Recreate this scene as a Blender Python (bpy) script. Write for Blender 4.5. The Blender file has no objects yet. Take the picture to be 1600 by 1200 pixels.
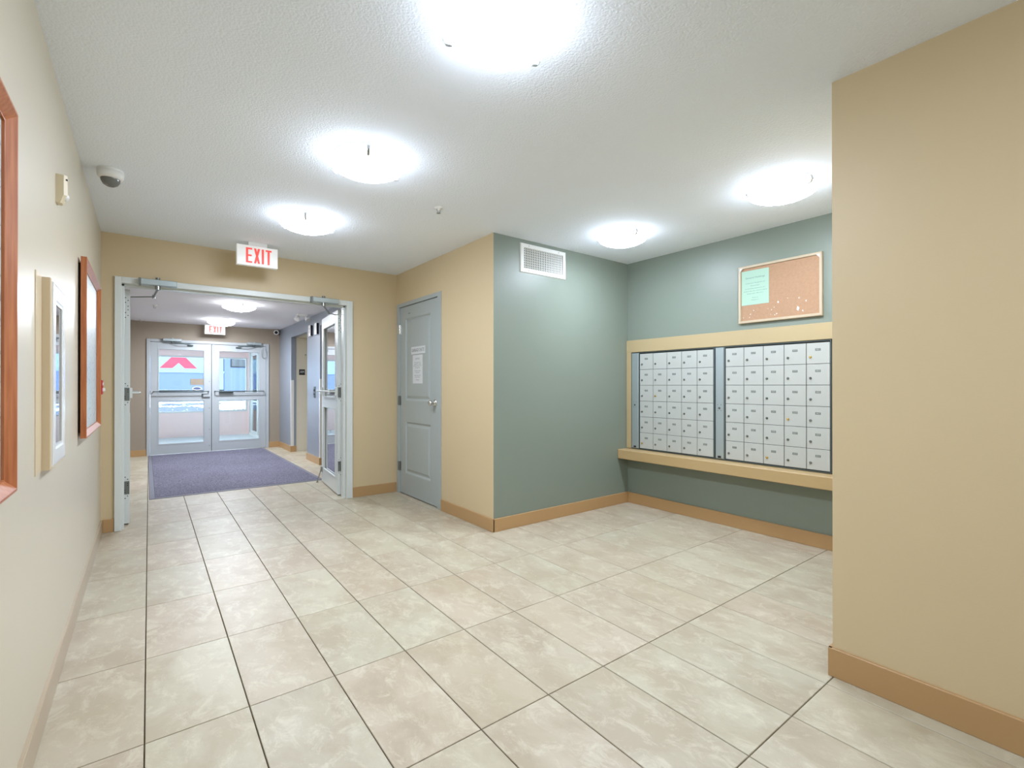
import bpy, math, random
from mathutils import Vector, Matrix
random.seed(7)
sc = bpy.context.scene
COL = sc.collection
PI = math.pi

# ------------------------------------------------------------------ camera
cam = bpy.data.cameras.new('camera'); camo = bpy.data.objects.new('camera', cam); COL.objects.link(camo)
YAW, PITCH = 0.6529, 0.0023
camo.location = (0.0072, -0.7583, 1.1804)
camo.rotation_euler = (PI/2 + PITCH, 0, -YAW)
cam.sensor_width = 36; cam.lens = 747.76/1600*36; cam.shift_y = 1.24/1600
cam.clip_start = 0.02; cam.clip_end = 300
sc.camera = camo

# ------------------------------------------------------------------ world and view
w = bpy.data.worlds.new('world'); sc.world = w; w.use_nodes = True
bg = w.node_tree.nodes['Background']; bg.inputs[0].default_value = (0.62, 0.78, 1.0, 1); bg.inputs[1].default_value = 5.0
LAMP = 24.0             # radiance of the opal glass bowls
BULB, BULB_V = 3.6, 18.0   # watts that each lobby / vestibule fixture throws down into the room
BULB_COL = (.90, 1.0, 1.18)
LAMP_V = 30.0           # the vestibule's bowls
sc.view_settings.view_transform = 'Standard'; sc.view_settings.look = 'None'
sc.view_settings.gamma = 1; sc.view_settings.use_curve_mapping = False
sc.view_settings.exposure = 0.68

# ------------------------------------------------------------------ plan of the place (metres)
L, D, S, G, M, H = -0.281, 4.29, 2.238, 2.404, 3.912, 2.4216
F, W, HV = 9.38, 2.07, 2.27      # far entrance wall, vestibule right wall, vestibule ceiling
REAR = -3.6
OV = 12.6                        # outer vestibule window wall

# ------------------------------------------------------------------ materials
def new_mat(name):
    m = bpy.data.materials.new(name); m.use_nodes = True
    nt = m.node_tree; b = nt.nodes['Principled BSDF']
    return m, nt, b
def lin(c):
    return tuple(((x/255)/12.92 if x/255 <= .04045 else ((x/255+.055)/1.055)**2.4) for x in c) + (1,)
def mat(name, c, rough=.5, metal=0, bump=0, bscale=80, var=0, vscale=3, spec=.5, emit=0, stretch=None):
    m, nt, b = new_mat(name); N = nt.nodes; K = nt.links
    col = lin(c)
    b.inputs['Base Color'].default_value = col
    b.inputs['Roughness'].default_value = rough; b.inputs['Metallic'].default_value = metal
    b.inputs['Specular IOR Level'].default_value = spec
    tc = N.new('ShaderNodeTexCoord'); src = tc.outputs['Object']
    if stretch:
        mp = N.new('ShaderNodeMapping'); mp.inputs['Scale'].default_value = stretch; K.new(src, mp.inputs[0]); src = mp.outputs[0]
    n1 = N.new('ShaderNodeTexNoise'); n1.inputs['Scale'].default_value = vscale; n1.inputs['Detail'].default_value = 4
    K.new(src, n1.inputs['Vector'])
    v = max(var, .012)
    mix = N.new('ShaderNodeMix'); mix.data_type = 'RGBA'
    mix.inputs['A'].default_value = tuple(x*(1-v) for x in col[:3])+(1,)
    mix.inputs['B'].default_value = tuple(min(1, x*(1+v)) for x in col[:3])+(1,)
    K.new(n1.outputs['Fac'], mix.inputs['Factor']); K.new(mix.outputs['Result'], b.inputs['Base Color'])
    if bump:
        n2 = N.new('ShaderNodeTexNoise'); n2.inputs['Scale'].default_value = bscale; n2.inputs['Detail'].default_value = 3
        K.new(src, n2.inputs['Vector'])
        bp = N.new('ShaderNodeBump'); bp.inputs['Strength'].default_value = bump; bp.inputs['Distance'].default_value = .002
        K.new(n2.outputs['Fac'], bp.inputs['Height']); K.new(bp.outputs[0], b.inputs['Normal'])
    if emit:
        b.inputs['Emission Color'].default_value = col; b.inputs['Emission Strength'].default_value = emit
    return m

def mat_ceiling():
    m, nt, b = new_mat('stippled_ceiling'); N = nt.nodes; K = nt.links
    b.inputs['Base Color'].default_value = lin((240, 247, 255)); b.inputs['Roughness'].default_value = .9
    tc = N.new('ShaderNodeTexCoord')
    n = N.new('ShaderNodeTexNoise'); n.inputs['Scale'].default_value = 85; n.inputs['Detail'].default_value = 3; n.inputs['Roughness'].default_value = .6
    v = N.new('ShaderNodeTexVoronoi'); v.inputs['Scale'].default_value = 130; v.feature = 'SMOOTH_F1'
    K.new(tc.outputs['Object'], n.inputs['Vector']); K.new(tc.outputs['Object'], v.inputs['Vector'])
    a = N.new('ShaderNodeMath'); a.operation = 'SUBTRACT'; K.new(n.outputs['Fac'], a.inputs[0]); K.new(v.outputs['Distance'], a.inputs[1])
    bp = N.new('ShaderNodeBump'); bp.inputs['Strength'].default_value = .5; bp.inputs['Distance'].default_value = .003
    K.new(a.outputs[0], bp.inputs['Height']); K.new(bp.outputs[0], b.inputs['Normal'])
    return m

def mat_tile():
    m, nt, b = new_mat('travertine_look_tile'); N = nt.nodes; K = nt.links
    b.inputs['Roughness'].default_value = .42; b.inputs['Specular IOR Level'].default_value = .45
    tc = N.new('ShaderNodeTexCoord'); oi = N.new('ShaderNodeObjectInfo')
    wn = N.new('ShaderNodeTexWhiteNoise'); wn.noise_dimensions = '1D'; K.new(oi.outputs['Random'], wn.inputs['W'])
    sc_ = N.new('ShaderNodeVectorMath'); sc_.operation = 'SCALE'; sc_.inputs['Scale'].default_value = 40; K.new(wn.outputs['Color'], sc_.inputs[0])
    ad = N.new('ShaderNodeVectorMath'); ad.operation = 'ADD'; K.new(tc.outputs['Object'], ad.inputs[0]); K.new(sc_.outputs[0], ad.inputs[1])
    mp = N.new('ShaderNodeMapping'); mp.inputs['Scale'].default_value = (1.0, .65, 1); mp.inputs['Rotation'].default_value = (0, 0, .5)
    K.new(ad.outputs[0], mp.inputs[0])
    n1 = N.new('ShaderNodeTexNoise'); n1.inputs['Scale'].default_value = 4.5; n1.inputs['Detail'].default_value = 7; n1.inputs['Roughness'].default_value = .62; n1.inputs['Distortion'].default_value = .25
    n2 = N.new('ShaderNodeTexNoise'); n2.inputs['Scale'].default_value = 13; n2.inputs['Detail'].default_value = 10; n2.inputs['Roughness'].default_value = .76; n2.inputs['Distortion'].default_value = .5
    n3 = N.new('ShaderNodeTexNoise'); n3.inputs['Scale'].default_value = 2.2; n3.inputs['Detail'].default_value = 3
    for n in (n1, n2, n3): K.new(mp.outputs[0], n.inputs['Vector'])
    # tint from tile to tile
    r0 = N.new('ShaderNodeValToRGB'); e = r0.color_ramp.elements
    e[0].position = 0; e[0].color = lin((184, 172, 150)); e[1].position = 1; e[1].color = lin((189, 181, 158))
    x = e.new(.35); x.color = lin((187, 173, 152)); x = e.new(.7); x.color = lin((181, 173, 151))
    K.new(oi.outputs['Random'], r0.inputs['Fac'])
    # cloudy darker/rosier zones
    r1 = N.new('ShaderNodeMapRange'); r1.inputs[1].default_value = .42; r1.inputs[2].default_value = .60; K.new(n1.outputs['Fac'], r1.inputs[0])
    m1 = N.new('ShaderNodeMix'); m1.data_type = 'RGBA'; m1.blend_type = 'MIX'
    mf = N.new('ShaderNodeMath'); mf.operation = 'MULTIPLY'; mf.inputs[1].default_value = .55; K.new(r1.outputs[0], mf.inputs[0])
    K.new(mf.outputs[0], m1.inputs['Factor']); K.new(r0.outputs[0], m1.inputs['A']); m1.inputs['B'].default_value = lin((160, 142, 118))
    # pale veins
    r2 = N.new('ShaderNodeValToRGB'); q = r2.color_ramp.elements
    q[0].position = .50; q[0].color = (0, 0, 0, 1); q[1].position = .64; q[1].color = (1, 1, 1, 1); K.new(n2.outputs['Fac'], r2.inputs['Fac'])
    m2 = N.new('ShaderNodeMix'); m2.data_type = 'RGBA'
    mg = N.new('ShaderNodeMath'); mg.operation = 'MULTIPLY'; mg.inputs[1].default_value = .5; K.new(r2.outputs[0], mg.inputs[0])
    K.new(mg.outputs[0], m2.inputs['Factor']); K.new(m1.outputs['Result'], m2.inputs['A']); m2.inputs['B'].default_value = lin((212, 206, 184))
    r3 = N.new('ShaderNodeMapRange'); r3.inputs[1].default_value = .5; r3.inputs[2].default_value = .75; r3.inputs[4].default_value = .45; K.new(n3.outputs['Fac'], r3.inputs[0])
    m3 = N.new('ShaderNodeMix'); m3.data_type = 'RGBA'; K.new(r3.outputs[0], m3.inputs['Factor'])
    K.new(m2.outputs['Result'], m3.inputs['A']); m3.inputs['B'].default_value = lin((174, 163, 134))
    K.new(m3.outputs['Result'], b.inputs['Base Color'])
    bp = N.new('ShaderNodeBump'); bp.inputs['Strength'].default_value = .15; bp.inputs['Distance'].default_value = .002
    K.new(n2.outputs['Fac'], bp.inputs['Height']); K.new(bp.outputs[0], b.inputs['Normal'])
    return m

def mat_glass(name, tint=(250, 252, 251), refl=1.0):
    m = bpy.data.materials.new(name); m.use_nodes = True; nt = m.node_tree; N = nt.nodes; K = nt.links
    N.remove(N['Principled BSDF']); out = N['Material Output']
    t = N.new('ShaderNodeBsdfTransparent'); t.inputs[0].default_value = lin(tint)
    g = N.new('ShaderNodeBsdfGlossy'); g.inputs['Roughness'].default_value = .02
    f = N.new('ShaderNodeFresnel'); f.inputs[0].default_value = 1.5
    k = N.new('ShaderNodeMath'); k.operation = 'MULTIPLY'; k.inputs[1].default_value = refl; k.use_clamp = True; K.new(f.outputs[0], k.inputs[0])
    mx = N.new('ShaderNodeMixShader'); K.new(k.outputs[0], mx.inputs[0]); K.new(t.outputs[0], mx.inputs[1]); K.new(g.outputs[0], mx.inputs[2])
    K.new(mx.outputs[0], out.inputs[0])
    return m

def mat_emit(name, c, s):
    m = bpy.data.materials.new(name); m.use_nodes = True; nt = m.node_tree; N = nt.nodes; K = nt.links
    b = N['Principled BSDF']; b.inputs['Base Color'].default_value = (.9, .9, .88, 1); b.inputs['Roughness'].default_value = .25
    b.inputs['Emission Color'].default_value = c; b.inputs['Emission Strength'].default_value = s
    return m

def mat_carpet(name):
    m, nt, b = new_mat(name); N = nt.nodes; K = nt.links
    b.inputs['Roughness'].default_value = .95; b.inputs['Specular IOR Level'].default_value = .1
    tc = N.new('ShaderNodeTexCoord')
    n = N.new('ShaderNodeTexNoise'); n.inputs['Scale'].default_value = 130; n.inputs['Detail'].default_value = 4; K.new(tc.outputs['Object'], n.inputs['Vector'])
    n2 = N.new('ShaderNodeTexNoise'); n2.inputs['Scale'].default_value = 1.3; K.new(tc.outputs['Object'], n2.inputs['Vector'])
    r = N.new('ShaderNodeValToRGB'); e = r.color_ramp.elements
    e[0].position = .35; e[0].color = lin((80, 78, 90)); e[1].position = .65; e[1].color = lin((156, 153, 170)); K.new(n.outputs['Fac'], r.inputs['Fac'])
    mx = N.new('ShaderNodeMix'); mx.data_type = 'RGBA'; mx.blend_type = 'MULTIPLY'; mx.inputs['Factor'].default_value = .35
    K.new(r.outputs[0], mx.inputs['A']); K.new(n2.outputs['Fac'], mx.inputs['B']); K.new(mx.outputs['Result'], b.inputs['Base Color'])
    bp = N.new('ShaderNodeBump'); bp.inputs['Strength'].default_value = .8; bp.inputs['Distance'].default_value = .005
    K.new(n.outputs['Fac'], bp.inputs['Height']); K.new(bp.outputs[0], b.inputs['Normal'])
    return m

def mat_wood(name, c1, c2, stretch=(30, 30, 2), rough=.32):
    m, nt, b = new_mat(name); N = nt.nodes; K = nt.links
    b.inputs['Roughness'].default_value = rough
    tc = N.new('ShaderNodeTexCoord'); mp = N.new('ShaderNodeMapping'); mp.inputs['Scale'].default_value = stretch; K.new(tc.outputs['Object'], mp.inputs[0])
    n = N.new('ShaderNodeTexNoise'); n.inputs['Scale'].default_value = 3; n.inputs['Detail'].default_value = 6; K.new(mp.outputs[0], n.inputs['Vector'])
    r = N.new('ShaderNodeValToRGB'); e = r.color_ramp.elements
    e[0].position = .3; e[0].color = lin(c1); e[1].position = .7; e[1].color = lin(c2); K.new(n.outputs['Fac'], r.inputs['Fac']); K.new(r.outputs[0], b.inputs['Base Color'])
    return m

def mat_drawing(name):   # faint line drawing behind the picture glass
    m, nt, b = new_mat(name); N = nt.nodes; K = nt.links
    b.inputs['Roughness'].default_value = .35
    tc = N.new('ShaderNodeTexCoord'); v = N.new('ShaderNodeTexVoronoi'); v.feature = 'DISTANCE_TO_EDGE'; v.inputs['Scale'].default_value = 22
    K.new(tc.outputs['Object'], v.inputs['Vector'])
    n = N.new('ShaderNodeTexNoise'); n.inputs['Scale'].default_value = 6; n.inputs['Detail'].default_value = 5; K.new(tc.outputs['Object'], n.inputs['Vector'])
    r = N.new('ShaderNodeValToRGB'); e = r.color_ramp.elements
    e[0].position = 0; e[0].color = lin((146, 158, 160)); e[1].position = .05; e[1].color = lin((206, 214, 214)); K.new(v.outputs['Distance'], r.inputs['Fac'])
    mx = N.new('ShaderNodeMix'); mx.data_type = 'RGBA'; mx.blend_type = 'MULTIPLY'; mx.inputs['Factor'].default_value = .15
    K.new(r.outputs[0], mx.inputs['A']); K.new(n.outputs['Color'], mx.inputs['B']); K.new(mx.outputs['Result'], b.inputs['Base Color'])
    return m

MT = dict(
    beige=mat('beige_wall_paint', (206, 186, 148), .46, bump=.12, bscale=220),
    beige_left=mat('beige_satin_wall_sheen_tint', (202, 193, 172), .36, bump=.10, bscale=160),  # wall beige made lighter and greyer to hold its sheen in the colour
    taupe=mat('taupe_wall_paint', (158, 145, 127), .5, bump=.12, bscale=220),
    grey=mat('slate_wall_paint', (128, 138, 126), .40, bump=.12, bscale=220),
    greyv=mat('slate_gloss_wall_paint', (138, 146, 156), .32, bump=.1, bscale=220),
    cream=mat('cream_wall_paint', (212, 206, 188), .5),
    ceil=mat_ceiling(), ceilv=mat('flat_ceiling_paint', (247, 247, 250), .8, bump=.4, bscale=90),
    basel=mat('tan_baseboard_sheen_tint', (174, 156, 130), .3),  # tan greyed: the left baseboard's reflection is put into the colour
    base=mat('tan_baseboard_paint', (180, 144, 98), .4),
    shelfp=mat('warm_tan_shelf_paint', (186, 158, 112), .4),
    trim=mat('light_tan_trim_paint', (182, 163, 124), .4),
    tile=mat_tile(), grout=mat('grout', (124, 113, 94), .9, bump=.5),
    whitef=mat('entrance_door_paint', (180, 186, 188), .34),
    whitep=mat('white_painted_steel', (216, 221, 217), .32),
    dgrey=mat('grey_door_paint', (166, 174, 172), .32),
    alu=mat('brushed_aluminium', (176, 188, 190), .38, metal=.55),
    alud=mat('dark_aluminium', (96, 108, 108), .4, metal=.5),
    steel=mat('satin_steel', (165, 167, 164), .3, metal=.85),
    chrome=mat('chrome', (215, 215, 212), .14, metal=1),
    hinge=mat('grey_hinge_steel', (122, 126, 122), .4, metal=.6),
    dark=mat('dark_gap', (38, 38, 34), .7),
    black=mat('black_plastic', (24, 25, 30), .3),
    white=mat('white_plastic', (232, 232, 228), .4),
    ivory=mat('ivory_plastic', (214, 200, 168), .4),
    cab=mat('cream_enamel_steel', (208, 190, 158), .35),
    cabw=mat('white_enamel_steel', (220, 220, 216), .22),
    mail=mat('putty_mailbox_enamel', (184, 187, 181), .38),
    locks=mat('worn_lock_steel', (120, 122, 116), .3, metal=.8), brass=mat('brass', (206, 172, 96), .25, metal=.9),
    plate=mat('grey_number_label', (112, 118, 112), .5),
    cork=mat('cork', (172, 137, 108), .9, bump=.6, bscale=120, var=.14, vscale=60),
    corkf=mat('pale_wood_frame', (190, 174, 148), .4),
    green=mat('pale_green_paper', (164, 196, 176), .7),
    paper=mat('white_paper', (214, 216, 216), .7),
    ink=mat('grey_ink', (108, 122, 116), .7), inkd=mat('black_ink', (62, 62, 64), .6),
    wood=mat_wood('orange_cherry_wood', (160, 90, 50), (190, 120, 76)),
    draw=mat_drawing('framed_plan_sheet'),
    glass=mat_glass('clear_glass'), cglass=mat_glass('cabinet_glass', (150, 160, 160), 1.6),
    opal=mat_emit('opal_glass_lit', (.90, 1.0, 1.18, 1), LAMP), opalin=mat_emit('opal_glass_inside', (.90, 1.0, 1.18, 1), LAMP*.16), opalvin=mat_emit('opal_glass_inside_vestibule', (.98, 1.0, 1.06, 1), LAMP_V*.14), opalv=mat_emit('opal_glass_lit_vestibule', (.98, 1.0, 1.06, 1), LAMP_V),
    red=mat('red_letters', (226, 72, 62), .5, emit=.35), signw=mat('exit_sign_face', (236, 236, 232), .4, emit=.12),
    redp=mat('red_plastic', (190, 30, 40), .35),
    smoke=mat('smoked_dome_plastic', (112, 114, 110), .12),
    carpet=mat_carpet('charcoal_mat_pile'), rubber=mat('mat_rubber_border', (112, 112, 122), .6),
    snow=mat('snow', (238, 243, 250), .8, bump=.6, bscale=6), stone=mat('blue_grey_stone', (98, 104, 122), .8, var=.3, vscale=30),
    truckw=mat('truck_white_panel', (126, 146, 160), .35), truckb=mat('truck_grey_blue_panel', (92, 106, 142), .4),
    chev=mat('truck_red_stripe', (158, 40, 62), .4), tyre=mat('tyre_rubber', (30, 30, 34), .8),
    asph=mat('outer_vestibule_floor_paint', (206, 216, 216), .5), pink=mat('pale_pink_wall_paint', (250, 226, 220), .55),
    winglass=mat_glass('dark_cab_window', (150, 160, 170), 2.5),
)

# ------------------------------------------------------------------ mesh helpers
class Fr:      # a working frame on a surface: u to the viewer's right, v up, n towards the viewer
    def __init__(s, o, u, n, v=(0, 0, 1)):
        s.o, s.u, s.v, s.n = Vector(o), Vector(u), Vector(v), Vector(n)
    def p(s, a, b, c=0): return s.o + s.u*a + s.v*b + s.n*c
def facing_mx(x, y=0, z=0): return Fr((x, y, z), (0, -1, 0), (-1, 0, 0))   # surface that looks towards -x
def facing_px(x, y=0, z=0): return Fr((x, y, z), (0, 1, 0), (1, 0, 0))
def facing_my(y, x=0, z=0): return Fr((x, y, z), (1, 0, 0), (0, -1, 0))
def facing_mz(z, x=0, y=0): return Fr((x, y, z), (1, 0, 0), (0, 0, -1), (0, 1, 0))

class MB:
    def __init__(s): s.v, s.f, s.m, s.sm = [], [], [], []
    def add(s, vs, fs, mi=0, smooth=False):
        o = len(s.v); s.v += [Vector(x) for x in vs]
        for f in fs: s.f.append([i+o for i in f]); s.m.append(mi); s.sm.append(smooth)
        return s
    def box(s, a, b, mi=0):
        x0, y0, z0 = [min(a[i], b[i]) for i in range(3)]; x1, y1, z1 = [max(a[i], b[i]) for i in range(3)]
        return s.add([(x0,y0,z0),(x1,y0,z0),(x1,y1,z0),(x0,y1,z0),(x0,y0,z1),(x1,y0,z1),(x1,y1,z1),(x0,y1,z1)],
                     [(0,3,2,1),(4,5,6,7),(0,1,5,4),(1,2,6,5),(2,3,7,6),(3,0,4,7)], mi)
    def fbox(s, F_, u0, u1, v0, v1, n0, n1, mi=0, bev=0):
        u0, u1 = sorted((u0, u1)); v0, v1 = sorted((v0, v1)); n0, n1 = sorted((n0, n1))
        P = F_.p
        if bev:
            b = bev; b2 = min(bev, (n1-n0)*.9)
            vs = [P(u0,v0,n0),P(u1,v0,n0),P(u1,v1,n0),P(u0,v1,n0),
                  P(u0,v0,n1-b2),P(u1,v0,n1-b2),P(u1,v1,n1-b2),P(u0,v1,n1-b2),
                  P(u0+b,v0+b,n1),P(u1-b,v0+b,n1),P(u1-b,v1-b,n1),P(u0+b,v1-b,n1)]
            fs = [(3,2,1,0),(0,1,5,4),(1,2,6,5),(2,3,7,6),(3,0,4,7),(4,5,9,8),(5,6,10,9),(6,7,11,10),(7,4,8,11),(8,9,10,11)]
        else:
            vs = [P(u0,v0,n0),P(u1,v0,n0),P(u1,v1,n0),P(u0,v1,n0),P(u0,v0,n1),P(u1,v0,n1),P(u1,v1,n1),P(u0,v1,n1)]
            fs = [(3,2,1,0),(4,5,6,7),(0,1,5,4),(1,2,6,5),(2,3,7,6),(3,0,4,7)]
        return s.add(vs, fs, mi)
    def ring(s, F_, u0, u1, v0, v1, prof, mi=0, closed=True):
        # sweep a profile of (inset, height) round a rectangle with mitred corners
        n = len(prof); vs = []
        for (i, h) in prof:
            vs += [F_.p(u0+i, v0+i, h), F_.p(u1-i, v0+i, h), F_.p(u1-i, v1-i, h), F_.p(u0+i, v1-i, h)]
        fs = []
        for k in range(n if closed else n-1):
            a, b = k*4, ((k+1) % n)*4
            for j in range(4): fs.append((a+j, a+(j+1) % 4, b+(j+1) % 4, b+j))
        return s.add(vs, fs, mi)
    def lathe(s, F_, prof, seg=32, mi=0, smooth=True, a0=0):
        # prof: (radius, n) along the frame's normal
        vs, fs = [], []
        for (r, h) in prof:
            for k in range(seg):
                a = a0 + 2*PI*k/seg; vs.append(F_.p(r*math.cos(a), r*math.sin(a), h))
        for i in range(len(prof)-1):
            for k in range(seg):
                k2 = (k+1) % seg; fs.append((i*seg+k, i*seg+k2, (i+1)*seg+k2, (i+1)*seg+k))
        s.add(vs, fs, mi, smooth)
        for i, flip in ((0, True), (len(prof)-1, False)):
            if prof[i][0] > 1e-6:
                c = [F_.p(prof[i][0]*math.cos(a0+2*PI*k/seg), prof[i][0]*math.sin(a0+2*PI*k/seg), prof[i][1]) for k in range(seg)]
                s.add(c, [tuple(range(seg))[::-1] if flip else tuple(range(seg))], mi)
        return s
    def tube(s, pts, r, seg=8, mi=0):
        pts = [Vector(p) for p in pts]; n = len(pts); vs = []; fs = []
        for i, p in enumerate(pts):
            t = (pts[min(i+1, n-1)]-pts[max(i-1, 0)]).normalized()
            a = t.orthogonal().normalized() if i == 0 else (a - t*a.dot(t)).normalized()
            b = t.cross(a)
            for k in range(seg):
                q = 2*PI*k/seg; vs.append(p + (a*math.cos(q)+b*math.sin(q))*r)
        for i in range(n-1):
            for k in range(seg):
                k2 = (k+1) % seg; fs.append((i*seg+k, i*seg+k2, (i+1)*seg+k2, (i+1)*seg+k))
        s.add(vs, fs, mi, True)
        s.add(vs[:seg], [tuple(range(seg))[::-1]], mi); s.add(vs[-seg:], [tuple(range(seg))], mi)
        return s
    def text(s, F_, txt, size, u, v, n, mi=0, sx=1.0, depth=0, align='CENTER'):
        cu = bpy.data.curves.new('t', 'FONT'); cu.body = txt; cu.size = size; cu.align_x = align; cu.align_y = 'CENTER'; cu.resolution_u = 2
        o = bpy.data.objects.new('t', cu); me = bpy.data.meshes.new_from_object(o)
        s.add([F_.p(u+q.co.x*sx, v+q.co.y, n) for q in me.vertices], [tuple(p.vertices) for p in me.polygons], mi)
        bpy.data.objects.remove(o); bpy.data.curves.remove(cu); bpy.data.meshes.remove(me)
        return s
    def poly(s, F_, pts, n0, n1, mi=0):
        k = len(pts)
        vs = [F_.p(a, b, n0) for a, b in pts]+[F_.p(a, b, n1) for a, b in pts]
        fs = [tuple(range(k))[::-1], tuple(range(k, 2*k))]+[(i, (i+1) % k, k+(i+1) % k, k+i) for i in range(k)]
        return s.add(vs, fs, mi)

def world_loc(o):
    v = Vector(o.location)
    while o.parent: o = o.parent; v = v+Vector(o.location)
    return v
def part(name, mb, mats, parent=None, label=None, kind=None, Mx=None, loc=None):
    me = bpy.data.meshes.new(name); off = world_loc(parent) if parent else Vector((0, 0, 0))
    if loc is not None: off = Vector(loc)
    vs = [((Mx @ v) if Mx else v) - off for v in mb.v]
    me.from_pydata([tuple(v) for v in vs], [], mb.f); me.validate()
    for m in (mats if isinstance(mats, (list, tuple)) else [mats]): me.materials.append(MT[m])
    if len(me.polygons) == len(mb.f):
        me.polygons.foreach_set('material_index', mb.m); me.polygons.foreach_set('use_smooth', mb.sm)
    o = bpy.data.objects.new(name, me); COL.objects.link(o)
    if parent: o.parent = parent; o.location = off - world_loc(parent)
    else: o.location = off
    if label: o['label'] = label
    if kind: o['kind'] = kind
    return o
def tag(o, label=None, cat=None, group=None, kind=None):
    if label: o['label'] = label
    if cat: o['category'] = cat
    if group: o['group'] = group
    if kind: o['kind'] = kind
    return o
def thing(name, loc, label, cat, group=None, kind=None):
    o = bpy.data.objects.new(name, None); COL.objects.link(o); o.location = loc; o.empty_display_size = .1
    return tag(o, label, cat, group, kind)
def struct(name, mb, mats, label, cat, parent=None):
    o = part(name, mb, mats, parent)
    return tag(o, label, cat, kind='structure') if not parent else o
def copy_tree(o, loc=None, parent=None):
    c = o.copy(); COL.objects.link(c); c.parent = parent
    if loc is not None: c.location = loc
    for ch in list(o.children): copy_tree(ch, None, c)
    return c

# ================================================================== SETTING
# ---- floor: slab plus individual tiles laid in a straight grid
fl = MB(); fl.box((L-.1, REAR-.1, -.10), (M+.1, D+.1, -.011)); fl.box((L-.1, D+.1, -.10), (3.4, F+.1, -.011)); fl.box((L-.1, F+.1, -.10), (2.2, OV, -.011))
floor = struct('floor', fl, 'grout', 'tiled lobby floor with dark grout joints', 'floor')
P, GTH, GX, GY = .3075, -.0041, -.0004, .0034
tb = MB(); g2 = .0019; bz = Fr((0, 0, 0), (1, 0, 0), (0, 0, 1), (0, 1, 0))
tb.fbox(bz, g2, P-g2, g2, 2*P-g2, -.012, 0, 0, bev=.0015)
tile_me = None
ct, stn = math.cos(GTH), math.sin(GTH)
def inside(x, y):
    if L-.30 < x < S+.02 and REAR-.3 < y < D+.1: return True
    if S-.02 < x < M and -.3 < y < G+.02: return True
    if L-.30 < x < W+.02 and D < y < F+.1: return True
    if W-.02 < x < 3.2 and ((7.1 < y < 8.46) or (5.1 < y < 6.66)): return True
    return False
def visible(i, j):
    for a in (.03, .5, .97):
        for b in (.03, .25, .5, .75, .97):
            x, y = (i+a)*P, (j+b)*2*P
            X, Y = GX+x*ct-y*stn, GY+x*stn+y*ct
            ok = (L-.0 < X < S and REAR < Y < D+.1) or (S-.01 < X < M and 0 < Y < G) or (L < X < W and D < Y < F+.04) or (W-.01 < X < 3.2 and (7.38 < Y < 8.44 or 5.32 < Y < 6.64))
            if ok: return True
    return False
for j in range(-6, 16):
    for i in range(-1, 14):
        if not visible(i, j): continue
        x, y = i*P, j*2*P; X, Y = GX+x*ct-y*stn, GY+x*stn+y*ct
        if tile_me is None:
            t = part('tile', tb, 'tile', floor); tile_me = t.data
        else:
            t = bpy.data.objects.new('tile', tile_me); COL.objects.link(t); t.parent = floor
        t.location = (X, Y, 0); t.rotation_euler = (0, 0, GTH)

# ---- ceilings
c = MB(); c.box((L-.1, REAR-.1, H), (S+.1, D+.1, H+.12)); c.box((S+.1, -.1, H), (M+.12, G+.1, H+.12))
struct('ceiling', c, 'ceil', 'white stippled lobby ceiling', 'ceiling')
c = MB(); c.box((L-.1, D+.14, HV), (W+.02, F+.1, HV+.1))
struct('ceiling_vestibule', c, 'ceilv', 'lower white ceiling beyond the double door', 'ceiling')

# ---- lobby walls
c = MB(); c.box((L-.12, REAR-.1, -.01), (L, D+.0, H))
struct('wall_left', c, 'beige_left', 'long beige wall on the left with picture frames', 'wall')
c = MB(); y0, y1 = D, D+.14; OX0, OX1, OZ = -.152, 1.690, 2.022
c.box((L-.12, y0, -.01), (OX0-.03, y1, H)); c.box((OX1+.035, y0, -.01), (S+.1, y1, H)); c.box((OX0-.03, y0, OZ+.04), (OX1+.035, y1, H))
struct('wall_front', c, 'beige', 'beige wall around the open double door', 'wall')
c = MB(); DY0, DY1, DZ = 3.32, 4.21, 2.045     # garbage room door opening
c.box((S, G+.001, -.01), (S+.12, DY0, H)); c.box((S, DY1, -.01), (S+.12, D, H)); c.box((S, DY0, DZ), (S+.12, DY1, H)); c.box((S+.12, DY0-.05, -.01), (S+.3, D, H))
struct('wall_closet', c, 'beige', 'short beige wall holding the grey panelled door', 'wall')
c = MB(); c.box((S+.001, G, -.01), (M+.12, G+.12, H))
struct('wall_alcove', c, 'grey', 'slate grey alcove wall under the white vent', 'wall')
c = MB(); c.box((M, -.12, -.01), (M+.12, G, H))
struct('wall_mailbox', c, 'grey', 'slate grey wall behind the mailboxes', 'wall')
c = MB(); c.box((S-.003, REAR-.1, -.01), (M+.12, 0, H))
struct('wall_right', c, 'beige', 'beige wall end at the right edge of the lobby', 'wall')
c = MB(); c.box((L-.12, REAR-.12, -.01), (S, REAR, H))
struct('wall_rear', c, 'beige', 'beige wall behind the viewpoint', 'wall')

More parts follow.
